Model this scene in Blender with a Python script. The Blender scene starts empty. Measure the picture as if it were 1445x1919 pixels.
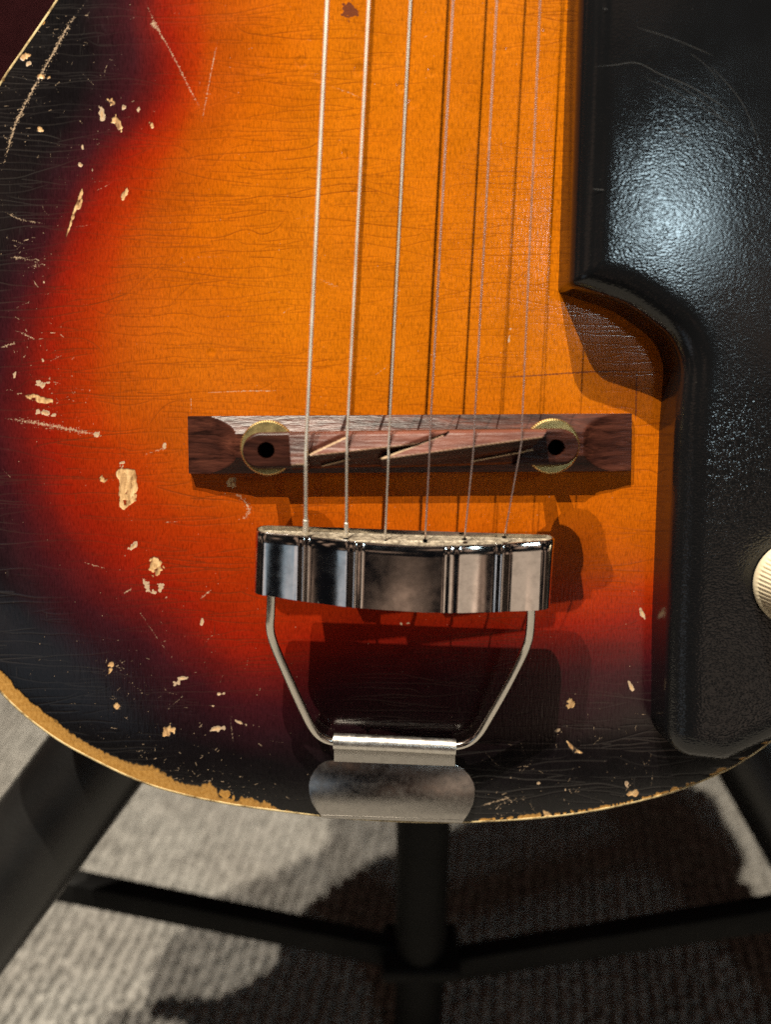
import bpy, bmesh, math, random
import numpy as np
from mathutils import Vector, Matrix

rng = np.random.default_rng(7)
random.seed(7)
scene = bpy.context.scene
COL = scene.collection
R = math.radians

# ------------------------------------------------------------------ frames
S = 0.165e-3            # metres per photo pixel on the guitar's top
F = 1733.0              # focal length in photo pixels
TILT = R(8.0)           # camera sits this much towards the neck
LEAN = R(18.0)          # guitar leans back on its stand
H0 = 0.345              # height of the middle of the view above the floor
D0 = F * S
CAM_L = np.array([0, D0 * math.sin(TILT), D0 * math.cos(TILT)])
FWD = np.array([0, -math.sin(TILT), -math.cos(TILT)])
UPV = np.array([0, math.cos(TILT), -math.sin(TILT)])
G = Matrix(((1, 0, 0, 0),
            (0, math.sin(LEAN), -math.cos(LEAN), 0),
            (0, math.cos(LEAN), math.sin(LEAN), H0),
            (0, 0, 0, 1)))
BASE = Vector((0, -0.098, -0.02))          # foot of the guitar in its own frame

def L(px, py, h=0.0):
    """point of the guitar frame at height h over its top, seen at a photo pixel"""
    d = FWD + np.array([(px - 722.5) / F, 0, 0]) + (959.5 - py) / F * UPV
    return CAM_L + d * ((h - CAM_L[2]) / d[2])

def LD(px, py, depth):
    d = FWD + np.array([(px - 722.5) / F, 0, 0]) + (959.5 - py) / F * UPV
    return CAM_L + d * depth

def to_px(P):
    q = P - CAM_L
    dep = q @ FWD
    return 722.5 + F * q[..., 0] / dep, 959.5 - F * (q @ UPV) / dep

def world(p):
    return G @ Vector(p)

# ------------------------------------------------------------------ camera
cam = bpy.data.cameras.new('camera')
cam_o = bpy.data.objects.new('camera', cam)
COL.objects.link(cam_o)
M3 = Matrix((Vector((1, 0, 0)), Vector(UPV), Vector(-FWD))).transposed().to_4x4()
M3.translation = Vector(CAM_L)
cam_o.matrix_world = G @ M3
cam.sensor_fit = 'VERTICAL'
cam.sensor_height = 34.6
cam.lens = 34.6 * F / 1919.0
cam.clip_start = 0.01
cam.clip_end = 50
cam.dof.use_dof = True
cam.dof.focus_distance = D0 - 0.004
cam.dof.aperture_fstop = 5.6
scene.camera = cam_o

# ------------------------------------------------------------------ room light
w = bpy.data.worlds.new('World')
scene.world = w
w.use_nodes = True
wn = w.node_tree
bg = wn.nodes['Background']
tc = wn.nodes.new('ShaderNodeTexCoord')
nz = wn.nodes.new('ShaderNodeTexNoise')
nz.inputs['Scale'].default_value = 4.6
nz.inputs['Detail'].default_value = 1.5
cr = wn.nodes.new('ShaderNodeValToRGB')
cr.color_ramp.elements[0].position = 0.56
cr.color_ramp.elements[0].color = (0.014, 0.014, 0.017, 1)
cr.color_ramp.elements[1].position = 0.62
cr.color_ramp.elements[1].color = (1.15, 0.74, 0.53, 1)
wn.links.new(tc.outputs['Generated'], nz.inputs['Vector'])
wn.links.new(nz.outputs['Fac'], cr.inputs['Fac'])
wn.links.new(cr.outputs['Color'], bg.inputs['Color'])
bg.inputs['Strength'].default_value = 0.32

def aim(o, target):
    d = Vector(target) - o.location
    o.rotation_euler = d.to_track_quat('-Z', 'Y').to_euler()

def spot(name, dirl, dist, power, color, radius, cone=40, blend=0.5):
    ld = bpy.data.lights.new(name, 'SPOT')
    ld.energy = power
    ld.color = color
    ld.shadow_soft_size = radius
    ld.spot_size = R(cone)
    ld.spot_blend = blend
    o = bpy.data.objects.new(name, ld)
    COL.objects.link(o)
    o.location = world(np.array(dirl) / np.linalg.norm(dirl) * dist)
    aim(o, world((0, 0, 0)))
    return o

spot('track_spot_key', (-0.27, 2.05, 1.0), 2.2, 315, (1.0, 0.90, 0.74), 0.009)
spot('track_spot_second', (-0.66, 1.75, 1.0), 2.4, 250, (1.0, 0.90, 0.76), 0.009)
# cool lamp over the viewer's shoulder, seen as the pale sheen on the black cover
hp = L(1228, 432, 0.019)
vd = hp - CAM_L
vd = vd / np.linalg.norm(vd)
rd = np.array([vd[0], vd[1], -vd[2]])
ad = bpy.data.lights.new('cool_ceiling_panel', 'AREA')
ad.shape = 'RECTANGLE'
ad.size, ad.size_y = 0.10, 0.10
ad.energy = 1.0
ad.color = (0.70, 0.91, 1.0)
ao = bpy.data.objects.new('cool_ceiling_panel', ad)
COL.objects.link(ao)
ao.location = world(hp + rd * 1.2)
aim(ao, world(hp))
bd = bpy.data.lights.new('cool_sheen_fill', 'AREA')  # added dim lamp, only for the bluish sheen on the lower-left lacquer
bd.size = 0.5
bd.energy = 0.32
bd.color = (0.66, 0.84, 1.0)
bo = bpy.data.objects.new('cool_sheen_fill', bd)
COL.objects.link(bo)
bp = np.array([-0.105, -0.05, 0.0])
bo.location = world(bp + np.array([-0.150, -0.135, 0.266]) / 0.33 * 1.5)
aim(bo, world(bp))
wd_ = bpy.data.lights.new('warm_reflection_fill', 'AREA')  # added lamp that puts tan reflections on the chrome box's right side
wd_.size = 0.42
wd_.energy = 0.30
wd_.color = (1.0, 0.76, 0.58)
wo_ = bpy.data.objects.new('warm_reflection_fill', wd_)
COL.objects.link(wo_)
wo_.location = world(np.array([0.04, -0.01, 0.027]) + np.array([0.36, -0.33, 0.86]) * 1.5)
aim(wo_, world((0.04, -0.01, 0.027)))

vs = scene.view_settings
vs.view_transform = 'Standard'
vs.look = 'None'
vs.gamma = 1.0
vs.use_curve_mapping = False
vs.exposure = 0.0
scene.render.engine = 'CYCLES'
scene.cycles.use_denoising = False
scene.cycles.use_adaptive_sampling = False
scene.cycles.sample_clamp_indirect = 3.0
scene.cycles.max_bounces = 8

# ------------------------------------------------------------------ material helpers
class NT:
    def __init__(self, name):
        self.m = bpy.data.materials.new(name)
        self.m.use_nodes = True
        self.t = self.m.node_tree
        self.b = self.t.nodes['Principled BSDF']
    def n(self, typ, **kw):
        x = self.t.nodes.new('ShaderNode' + typ)
        for k, v in kw.items():
            if k in ('i',):
                for kk, vv in v.items():
                    x.inputs[kk].default_value = vv
            else:
                setattr(x, k, v)
        return x
    def l(self, a, b):
        self.t.links.new(a, b)
    def set(self, **kw):
        for k, v in kw.items():
            self.b.inputs[k.replace('_', ' ')].default_value = v
    def coords(self, scale=(1, 1, 1), rot=(0, 0, 0)):
        c = self.n('TexCoord')
        m = self.n('Mapping')
        m.inputs['Scale'].default_value = scale
        m.inputs['Rotation'].default_value = rot
        self.l(c.outputs['Object'], m.inputs['Vector'])
        return m.outputs['Vector']
    def noise(self, vec, scale, detail=3, rough=0.5, dist=0):
        x = self.n('TexNoise')
        x.inputs['Scale'].default_value = scale
        x.inputs['Detail'].default_value = detail
        x.inputs['Roughness'].default_value = rough
        x.inputs['Distortion'].default_value = dist
        self.l(vec, x.inputs['Vector'])
        return x.outputs['Fac']
    def ramp(self, fac, stops, interp='LINEAR'):
        x = self.n('ValToRGB')
        r = x.color_ramp
        r.interpolation = interp
        while len(r.elements) < len(stops):
            r.elements.new(0.5)
        for e, (p, c) in zip(r.elements, stops):
            e.position = p
            e.color = (*c, 1) if not isinstance(c, (int, float)) else (c, c, c, 1)
        self.l(fac, x.inputs['Fac'])
        return x.outputs['Color']
    def mix(self, fac, a, b, typ='MIX'):
        x = self.n('Mix', data_type='RGBA', blend_type=typ)
        for sock, v in ((x.inputs[0], fac), (x.inputs[6], a), (x.inputs[7], b)):
            if isinstance(v, (int, float)):
                sock.default_value = v
            elif isinstance(v, tuple):
                sock.default_value = (*v, 1)
            else:
                self.l(v, sock)
        return x.outputs[2]
    def math(self, op, a, b=None, clamp=False):
        x = self.n('Math', operation=op, use_clamp=clamp)
        for sock, v in zip(x.inputs, (a, b)):
            if v is None:
                continue
            if isinstance(v, (int, float)):
                sock.default_value = v
            else:
                self.l(v, sock)
        return x.outputs[0]
    def bump(self, h, strength, dist, normal=None):
        x = self.n('Bump')
        x.inputs['Strength'].default_value = strength
        x.inputs['Distance'].default_value = dist
        self.l(h, x.inputs['Height'])
        if normal is not None:
            self.l(normal, x.inputs['Normal'])
        return x.outputs['Normal']
    def attr(self, name):
        x = self.n('Attribute', attribute_name=name)
        return x.outputs['Fac']

# ------------------------------------------------------------------ object helpers
def new_obj(name, me, mat, parent=None, smooth=True, sharp=35):
    if me.polygons:
        me.polygons.foreach_set('use_smooth', [smooth] * len(me.polygons))
    if smooth and sharp is not None:
        me.set_sharp_from_angle(angle=R(sharp))
    if mat:
        me.materials.append(mat)
    o = bpy.data.objects.new(name, me)
    COL.objects.link(o)
    if parent:
        o.parent = parent
    return o

def mesh(name, verts, faces):
    me = bpy.data.meshes.new(name)
    me.from_pydata([tuple(map(float, v)) for v in verts], [], faces)
    bm = bmesh.new()
    bm.from_mesh(me)
    bmesh.ops.recalc_face_normals(bm, faces=bm.faces)
    bm.to_mesh(me)
    bm.free()
    me.update()
    return me

def empty(name, loc, parent=None):
    o = bpy.data.objects.new(name, None)
    o.empty_display_size = 0.02
    COL.objects.link(o)
    o.location = loc
    if parent:
        o.parent = parent
    return o

def catmull(pts, n=8):
    P = [np.array(p, float) for p in pts]
    P = [2 * P[0] - P[1]] + P + [2 * P[-1] - P[-2]]
    out = []
    for i in range(1, len(P) - 2):
        a, b, c, d = P[i - 1:i + 3]
        for k in range(n):
            t = k / n
            out.append(0.5 * (2 * b + (c - a) * t + (2 * a - 5 * b + 4 * c - d) * t * t + (3 * b - a - 3 * c + d) * t ** 3))
    out.append(P[-2])
    return out

def tube_mesh(name, pts, radii, sides=14, cap=True):
    P = [np.array(p, float) for p in pts]
    n = len(P)
    if np.isscalar(radii):
        radii = [radii] * n
    T = []
    for i in range(n):
        t = P[min(i + 1, n - 1)] - P[max(i - 1, 0)]
        T.append(t / np.linalg.norm(t))
    ref = np.array([0, 0, 1.0]) if abs(T[0][2]) < 0.9 else np.array([1.0, 0, 0])
    u = np.cross(T[0], ref)
    u /= np.linalg.norm(u)
    V, Fc = [], []
    for i in range(n):
        u = u - T[i] * (u @ T[i])
        u /= np.linalg.norm(u)
        v = np.cross(T[i], u)
        for k in range(sides):
            a = 2 * math.pi * k / sides
            V.append(P[i] + radii[i] * (math.cos(a) * u + math.sin(a) * v))
    for i in range(n - 1):
        for k in range(sides):
            k2 = (k + 1) % sides
            Fc.append((i * sides + k, i * sides + k2, (i + 1) * sides + k2, (i + 1) * sides + k))
    if cap:
        Fc.append(tuple(range(sides))[::-1])
        Fc.append(tuple((n - 1) * sides + k for k in range(sides)))
    return mesh(name, V, Fc)

def lathe_mesh(name, prof, centre, sides=48, flute=0, flute_n=0, flute_rows=()):
    V, Fc = [], []
    c = np.array(centre)
    for j, (r, z) in enumerate(prof):
        for k in range(sides):
            a = 2 * math.pi * k / sides
            rr = r
            if j in flute_rows:
                rr = r * (1 - flute * (0.5 + 0.5 * math.cos(a * flute_n)))
            V.append(c + np.array([rr * math.cos(a), rr * math.sin(a), z]))
    for j in range(len(prof) - 1):
        for k in range(sides):
            k2 = (k + 1) % sides
            Fc.append((j * sides + k, j * sides + k2, (j + 1) * sides + k2, (j + 1) * sides + k))
    Fc.append(tuple(range(sides))[::-1])
    Fc.append(tuple((len(prof) - 1) * sides + k for k in range(sides)))
    return mesh(name, V, Fc)

def prism_mesh(name, top, bottom, bevel=0.0, seg=2):
    n = len(top)
    V = list(top) + list(bottom)
    Fc = [tuple(range(n)), tuple(range(2 * n - 1, n - 1, -1))]
    Fc += [(k, (k + 1) % n, n + (k + 1) % n, n + k) for k in range(n)]
    me = mesh(name, V, Fc)
    if bevel:
        bm = bmesh.new()
        bm.from_mesh(me)
        ed = [e for e in bm.edges if len(e.link_faces) == 2 and e.calc_face_angle(0) > R(30)]
        bmesh.ops.bevel(bm, geom=ed, offset=bevel, segments=seg, affect='EDGES', profile=0.5)
        bm.to_mesh(me)
        bm.free()
    return me

def solid_grid(name, P, zb):
    """closed solid: P is (n,m,3) upper surface, zb the lower height"""
    n, m, _ = P.shape
    B = P.copy()
    B[..., 2] = zb
    V = np.concatenate([P.reshape(-1, 3), B.reshape(-1, 3)])
    Fc = []
    o = n * m
    idx = lambda i, j: i * m + j
    for i in range(n - 1):
        for j in range(m - 1):
            Fc.append((idx(i, j), idx(i + 1, j), idx(i + 1, j + 1), idx(i, j + 1)))
    ring = [(i, 0) for i in range(n)] + [(n - 1, j) for j in range(1, m)] + [(i, m - 1) for i in range(n - 2, -1, -1)] + [(0, j) for j in range(m - 2, 0, -1)]
    for a, b in zip(ring, ring[1:] + ring[:1]):
        A, Bq = idx(*a), idx(*b)
        Fc.append((A, Bq, o + Bq, o + A))
    Fc.append(tuple(o + idx(*a) for a in ring))
    return mesh(name, V, Fc)

# ------------------------------------------------------------------ setting: floor, carpet, wall
def carpet_material(name):
    k = NT(name)
    v = k.coords()
    n1 = k.noise(v, 210, 4, 0.7)
    n2 = k.noise(v, 14, 2)
    c = k.ramp(n1, [(0.3, (0.145, 0.140, 0.129)), (0.72, (0.415, 0.400, 0.368))])
    c = k.mix(k.ramp(n2, [(0.4, 0.0), (0.65, 0.35)]), c, (0.2, 0.18, 0.16))
    k.l(c, k.b.inputs['Base Color'])
    k.set(Roughness=0.95, Specular_IOR_Level=0.1)
    k.l(k.bump(k.noise(v, 900, 3), 0.6, 0.001), k.b.inputs['Normal'])
    return k.m

M_carpet = carpet_material('carpet')
fl = mesh('floor', [(-2, -1.2, 0), (2, -1.2, 0), (2, 1.6, 0), (-2, 1.6, 0)], [(0, 1, 2, 3)])
o = new_obj('floor', fl, M_carpet, smooth=False)
o['kind'] = 'structure'

def carpet_pile():
    ring, rows = 6, [(0.0, 1.0), (0.62, 0.86), (1.0, 0.30)]
    V, Fc = [], []
    pitch, step = 0.0072, 0.0054
    ang = R(9)
    ca, sa = math.cos(ang), math.sin(ang)
    for i in range(-54, 55):
        for j in range(-8, 100):
            u = i * pitch + random.gauss(0, 0.0007)
            vv = j * step + (0.5 * step if i % 2 else 0) + random.gauss(0, 0.0010)
            x = u * ca + (vv - 0.2) * sa
            y = u * -sa + (vv - 0.2) * ca + 0.24
            if not (-0.36 < x < 0.36 and 0.0 < y < 0.5):
                continue
            h = 0.0046 * random.uniform(0.5, 1.35)
            rx, ry = 0.0030 * random.uniform(0.7, 1.2), 0.0036 * random.uniform(0.75, 1.25)
            b = len(V)
            for (hz, rr) in ((0.0, 1.0), (0.6, 0.9), (0.93, 0.5)):
                for k in range(ring):
                    a = 2 * math.pi * k / ring
                    ex, ey = rx * rr * math.cos(a), ry * rr * math.sin(a)
                    V.append((x + ex * ca + ey * sa, y - ex * sa + ey * ca, 0.0005 + h * hz))
            V.append((x, y, 0.0005 + h))
            for q in range(2):
                for k in range(ring):
                    k2 = (k + 1) % ring
                    Fc.append((b + q * ring + k, b + q * ring + k2, b + (q + 1) * ring + k2, b + (q + 1) * ring + k))
            for k in range(ring):
                Fc.append((b + 2 * ring + k, b + 2 * ring + (k + 1) % ring, b + 3 * ring))
    me = bpy.data.meshes.new('carpet_pile')
    me.from_pydata(V, [], Fc)
    me.update()
    o = new_obj('carpet_pile', me, M_carpet, sharp=None)
    o['kind'] = 'stuff'
    o['label'] = 'grey beige ribbed loop carpet under the stand'
    o['category'] = 'carpet'
carpet_pile()

k = NT('maroon_wall')
v = k.coords()
k.l(k.ramp(k.noise(v, 30, 3), [(0.3, (0.16, 0.040, 0.050)), (0.7, (0.26, 0.065, 0.080))]), k.b.inputs['Base Color'])
k.set(Roughness=0.9)
wl = mesh('wall', [(-2, 1.1, 0), (2, 1.1, 0), (2, 1.1, 2.4), (-2, 1.1, 2.4)], [(0, 1, 2, 3)])
o = new_obj('wall', wl, k.m, smooth=False)
o['kind'] = 'structure'

# ------------------------------------------------------------------ guitar root
guitar = empty('electric_guitar', (G @ BASE))
guitar.rotation_euler = G.to_euler()
guitar['label'] = 'worn sunburst guitar with black raised cover, chrome tailpiece and rosewood bridge'
guitar['category'] = 'guitar'

def gobj(name, me, mat, parent=None, **kw):
    o = new_obj(name, me, mat, parent or guitar, **kw)
    if parent is None or parent is guitar:
        o.location = -BASE
    return o

def gempty(name):
    return empty(name, -BASE, guitar)

# ------------------------------------------------------------------ outline of the body (photo pixels on the top's plane)
OUT = [(560, -900), (330, -880), (215, -800), (150, -690), (140, -560), (165, -420), (190, -290), (180, -180), (150, -82),
       (104, 0), (50, 80), (0, 153), (-62, 260), (-122, 390), (-168, 540), (-192, 710), (-188, 870), (-152, 1030), (-92, 1170),
       (0, 1298), (90, 1376), (179, 1427), (269, 1468), (359, 1494), (448, 1511), (540, 1523), (640, 1534), (760, 1541), (860, 1542),
       (940, 1539), (1030, 1532), (1116, 1520), (1200, 1502), (1272, 1482), (1344, 1453), (1390, 1429), (1445, 1391), (1530, 1320),
       (1610, 1225), (1668, 1110), (1700, 980), (1708, 840), (1692, 700), (1655, 550), (1612, 400), (1575, 260), (1545, 120), (1519, 0),
       (1500, -120), (1495, -250), (1520, -400), (1555, -540), (1560, -680), (1500, -800), (1380, -880), (1100, -900)]
RIM_Z = -0.0028
ARCH_W = 0.036

def resample(P, step):
    P = np.array(P)
    seg = np.linalg.norm(np.diff(P, axis=0), axis=1)
    s = np.concatenate([[0], np.cumsum(seg)])
    n = max(2, int(s[-1] / step))
    t = np.linspace(0, s[-1], n + 1)
    return np.stack([np.interp(t, s, P[:, i]) for i in range(P.shape[1])], 1)

cl = catmull([L(*p, RIM_Z) for p in OUT] + [L(*OUT[0], RIM_Z)], 6)
outline = resample(cl, 0.0016)[:-1]        # closed loop, guitar frame
ON = len(outline)

def poly_dist(Q, poly):
    """signed distance of points Q (n,2) to closed polygon, positive inside"""
    A = poly[:, :2]
    B = np.roll(A, -1, axis=0)
    d2 = np.full(len(Q), 1e9)
    ins = np.zeros(len(Q), bool)
    for a, b in zip(A, B):
        e = b - a
        t = np.clip(((Q - a) @ e) / (e @ e + 1e-18), 0, 1)
        r = Q - a - t[:, None] * e
        d2 = np.minimum(d2, (r * r).sum(1))
        if a[1] != b[1]:
            c = (a[1] > Q[:, 1]) != (b[1] > Q[:, 1])
            xi = a[0] + (Q[:, 1] - a[1]) / (b[1] - a[1]) * e[0]
            ins ^= c & (Q[:, 0] < xi)
    d = np.sqrt(d2)
    return np.where(ins, d, -d)

def bil(arr, fx, fy):
    h, w = arr.shape
    fx = np.clip(fx, 0, w - 1.001)
    fy = np.clip(fy, 0, h - 1.001)
    x0 = fx.astype(int)
    y0 = fy.astype(int)
    tx, ty = fx - x0, fy - y0
    return (arr[y0, x0] * (1 - tx) * (1 - ty) + arr[y0, x0 + 1] * tx * (1 - ty) + arr[y0 + 1, x0] * (1 - tx) * ty + arr[y0 + 1, x0 + 1] * tx * ty)

# distance-to-rim field in the guitar frame
DX0, DY0, DST = outline[:, 0].min() - 0.004, outline[:, 1].min() - 0.004, 0.0024
dnx = int((outline[:, 0].max() + 0.006 - DX0) / DST) + 2
dny = int((outline[:, 1].max() + 0.006 - DY0) / DST) + 2
gx, gy = np.meshgrid(DX0 + DST * np.arange(dnx), DY0 + DST * np.arange(dny))
DIST = poly_dist(np.stack([gx.ravel(), gy.ravel()], 1), outline[::2]).reshape(dny, dnx)

def rim_dist(x, y):
    return bil(DIST, (x - DX0) / DST, (y - DY0) / DST)

def top_z(x, y):
    t = np.clip(1 - np.maximum(rim_dist(x, y), 0) / ARCH_W, 0, 1)
    return RIM_Z * t * t

# ------------------------------------------------------------------ wear and painted glint maps of the lacquer (surface attributes)
K, MG = 0.8, 60                      # samples per photo pixel, margin
RW, RH = int((1445 + 2 * MG) * K), int((1919 + 2 * MG) * K)
def blank():
    return np.zeros((RH, RW), np.float32)
wear, scuff_glint, crack, amber, dent, stain = (blank() for _ in range(6))

def fbm(shape, cells, octv=4, seed=0):
    r = np.random.default_rng(seed)
    out = np.zeros(shape, np.float32)
    amp = 1.0
    for o_ in range(octv):
        c = cells * 2 ** o_
        g = r.random((c + 2, c + 2)).astype(np.float32)
        yy = np.linspace(0, c, shape[0])
        xx = np.linspace(0, c, shape[1])
        X, Y = np.meshgrid(xx, yy)
        out += amp * (bil(g, X, Y) - 0.5)
        amp *= 0.55
    return out
NOI = fbm((RH, RW), 40, 4, 3)        # ragged edges
FINE = fbm((RH, RW), 300, 3, 5)
yy_, xx_ = np.mgrid[0:RH, 0:RW]
PXX = xx_ / K - MG
PYY = yy_ / K - MG

def splat(arr, x, y, val, mode='max'):
    fx, fy = (x + MG) * K, (y + MG) * K
    x0, y0 = int(math.floor(fx)), int(math.floor(fy))
    if not (0 <= x0 < RW - 1 and 0 <= y0 < RH - 1):
        return
    tx, ty = fx - x0, fy - y0
    for dx, dy, wgt in ((0, 0, (1 - tx) * (1 - ty)), (1, 0, tx * (1 - ty)), (0, 1, (1 - tx) * ty), (1, 1, tx * ty)):
        if wgt * val > arr[y0 + dy, x0 + dx]:
            arr[y0 + dy, x0 + dx] = wgt * val

def region(x0, y0, x1, y1):
    a, b = max(0, int((x0 + MG) * K)), min(RW, int((x1 + MG) * K) + 2)
    c, d = max(0, int((y0 + MG) * K)), min(RH, int((y1 + MG) * K) + 2)
    return slice(c, d), slice(a, b)

def chip(x, y, rx, ry, ang=0, val=1.0, arr=None, rag=0.9):
    arr = wear if arr is None else arr
    m = max(rx, ry) * 1.8 + 4
    sl = region(x - m, y - m, x + m, y + m)
    X, Y = PXX[sl] - x, PYY[sl] - y
    c, s = math.cos(R(ang)), math.sin(R(ang))
    u, v_ = (X * c + Y * s) / max(rx, 1.6), (-X * s + Y * c) / max(ry, 1.6)
    d = 1 - np.sqrt(u * u + v_ * v_) + rag * (FINE[sl] * 0.9 + NOI[sl] * 0.8)
    arr[sl] = np.maximum(arr[sl], val * np.clip(d * min(rx, ry) * 0.6 + 0.2, 0, 1))

def chip_poly(pts, val=1.0, arr=None, rag=3.0, soft=0.6):
    arr = wear if arr is None else arr
    P = np.array(pts, float)
    sl = region(P[:, 0].min() - 8, P[:, 1].min() - 8, P[:, 0].max() + 8, P[:, 1].max() + 8)
    Q = np.stack([PXX[sl].ravel(), PYY[sl].ravel()], 1)
    d = poly_dist(Q, P).reshape(PXX[sl].shape) + rag * (FINE[sl] * 1.4 + NOI[sl] * 0.8)
    arr[sl] = np.maximum(arr[sl], val * np.clip(d * soft + 0.4, 0, 1))

def stroke(pts, width, val, arr=None, speck=0.5, fade=True, taper=True):
    """a scratch: speckled line of some width"""
    arr = scuff_glint if arr is None else arr
    P = resample(catmull(pts, 6), 0.7)
    n = len(P)
    for i, (x, y) in enumerate(P):
        t = i / max(n - 1, 1)
        f = min(1, 5 * t, 5 * (1 - t)) if fade else 1
        wd = width * (0.4 + 0.6 * f)
        for _ in range(max(1, int(wd * 0.9))):
            if random.random() < speck:
                continue
            q = random.gauss(0, wd * 0.3)
            splat(arr, x + random.gauss(0, wd * 0.3), y + q, val * random.uniform(0.4, 1.0) * (0.4 + 0.6 * f))

# --- lacquer checking: long level cracks that meet each other, a few upright ones
CELL = 4.4
occ = np.full((int((1919 + 2 * MG) / CELL) + 3, int((1445 + 2 * MG) / CELL) + 3), -1, int)
crack_pts = []
line_id = [0]
def craze(n, box, lmin, lmax, upright=False, amp=1.0):
    x0, y0, x1, y1 = box
    for _ in range(n):
        x, y = random.uniform(x0, x1), random.uniform(y0, y1)
        ix, iy = int((x + MG) / CELL), int((y + MG) / CELL)
        if not upright and occ[iy, ix] >= 0:
            continue
        line_id[0] += 1
        me_ = line_id[0]
        ln = math.exp(random.uniform(math.log(lmin), math.log(lmax)))
        base = (math.pi / 2 if upright else 0)
        a0 = random.gauss(0, 0.06) + base
        val = amp * random.uniform(0.45, 1.0)
        for sgn_ in (0, math.pi):                       # grow both ways from the middle
            px_, py_, a = x, y, a0
            curv = random.gauss(0, 0.007)
            hook = random.random() < 0.22
            steps = int(ln / 2 / 0.7)
            for i in range(steps):
                if random.random() < 0.012:
                    curv = random.gauss(0, 0.007)
                a += 0.5 * curv + random.gauss(0, 0.012) - 0.022 * (a - base)
                if hook and i > steps * 0.7:
                    a += 0.022 * (1 if curv > 0 else -1)
                px_ += 0.7 * math.cos(a + sgn_)
                py_ += 0.7 * math.sin(a + sgn_)
                jx, jy = int((px_ + MG) / CELL), int((py_ + MG) / CELL)
                if not (1 <= jx < occ.shape[1] - 2 and 1 <= jy < occ.shape[0] - 2):
                    break
                f = min(1.0, 0.35 + (steps - i) / 40)
                crack_pts.append((px_, py_, val * f))
                if occ[jy, jx] not in (-1, me_):
                    break
                occ[jy, jx] = me_
craze(420, (-55, -55, 1300, 1560), 180, 620)
craze(1500, (-55, -55, 1300, 1560), 60, 260, amp=0.85)
craze(900, (-55, -55, 1300, 1560), 10, 46, upright=True, amp=0.85)
craze(700, (-55, -55, 1300, 1560), 14, 60, amp=0.6)
CP = np.array(crack_pts)
LOWN = fbm((RH, RW), 7, 3, 11)
CP[:, 2] *= np.clip(0.80 + 1.3 * bil(LOWN, (CP[:, 0] + MG) * K, (CP[:, 1] + MG) * K), 0.12, 1.0)
fx_, fy_ = (CP[:, 0] + MG) * K, (CP[:, 1] + MG) * K
for dx_ in (-1, 0, 1, 2):
    for dy_ in (-1, 0, 1, 2):
        gx_, gy_ = np.floor(fx_).astype(int) + dx_, np.floor(fy_).astype(int) + dy_
        d2_ = (gx_ - fx_) ** 2 + (gy_ - fy_) ** 2
        ok_ = (gx_ >= 0) & (gx_ < RW) & (gy_ >= 0) & (gy_ < RH)
        np.maximum.at(crack, (gy_[ok_], gx_[ok_]), (CP[:, 2] * np.exp(-d2_ / (2 * 0.48 ** 2)))[ok_].astype(np.float32))
for c in [[(245, 560), (330, 470), (365, 380), (330, 345)], [(180, 610), (270, 520), (340, 470)], [(370, 350), (440, 275), (560, 285)],
          [(410, 490), (330, 560), (300, 600)], [(230, 640), (380, 650), (560, 655)], [(225, 690), (225, 880)]]:
    stroke(c, 1.0, 0.9, crack, speck=0.1)

# --- chips down to the wood and scratches, read from the photograph
for c in [(209, 192, 7, 5, 35), (217, 229, 6, 10, -20), (74, 242, 6, 4, 30), (83, 145, 10, 4, 15), (43, 107, 8, 5, -20), (284, 234, 5, 9, 20),
          (234, 360, 5, 13, 20), (194, 899, 7, 5, -10), (207, 1253, 4, 10, 20), (219, 1323, 4, 4, 0), (314, 1369, 7, 8, 0),
          (1070, 1321, 9, 10, 30), (1186, 1486, 8, 6, 0), (1026, 1527, 5, 5, 0), (291, 1061, 9, 10, 0), (435, 905, 8, 9, 0)]:
    chip(*c[:5], val=0.95, rag=1.5)
for c in [(190, 215, 5, 10, 0), (231, 201, 5, 5, 0), (259, 201, 3, 13, 0), (153, 274, 4, 4, 0), (151, 309, 5, 5, 30), (173, 318, 2, 6, 0),
          (173, 335, 2, 4, 0), (82, 530, 3, 3, 0), (101, 541, 3, 6, 0), (80, 677, 3, 9, -20), (25, 705, 3, 8, 10), (77, 719, 10, 8, 0),
          (82, 773, 16, 6, 12), (183, 813, 5, 6, 0), (309, 838, 4, 5, 0), (248, 1025, 11, 4, -28), (234, 1040, 4, 4, 0), (273, 1097, 4, 9, -15),
          (302, 1102, 5, 6, 0), (288, 1110, 4, 4, 0), (311, 1119, 3, 3, 0), (338, 1271, 10, 3, 0), (411, 1301, 11, 4, -8), (398, 1323, 11, 2.4, 10),
          (404, 1366, 14, 3.2, -12), (452, 1355, 11, 2.4, 22), (1046, 1370, 7, 4, 20), (1184, 1288, 2.6, 9, -25), (956, 628, 2.6, 13, 15),
          (1204, 1148, 3, 13, -28), (765, 1168, 5, 4, 0), (752, 1170, 3, 3, 0), (330, 1280, 5, 5, 0), (1192, 700, 2, 2, 0), (52, 120, 5, 4, 0), (60, 88, 3, 4, 0),
          (1175, 1470, 3, 6, 0), (1060, 1480, 3, 5, 0), (1010, 1468, 3, 3, 0), (957, 1457, 3, 4, 0), (228, 868, 9, 6, 0), (378, 1165, 3, 8, 10)]:
    chip(c[0], c[1], c[2] * 0.85, c[3] * 0.85, c[4], val=0.75, arr=scuff_glint, rag=2.2)
    chip(c[0], c[1], c[2] * 0.55, c[3] * 0.55, c[4], 0.5, None, 1.6)
chip_poly([(215, 886), (222, 879), (254, 879), (257, 914), (255, 939), (241, 947), (233, 957), (223, 950), (222, 931), (222, 900)], 1.0, rag=2.5)
chip_poly([(153, 351), (155, 372), (151, 390), (143, 394), (128, 434), (122, 447), (134, 403)], 0.9, rag=1.0)
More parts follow.
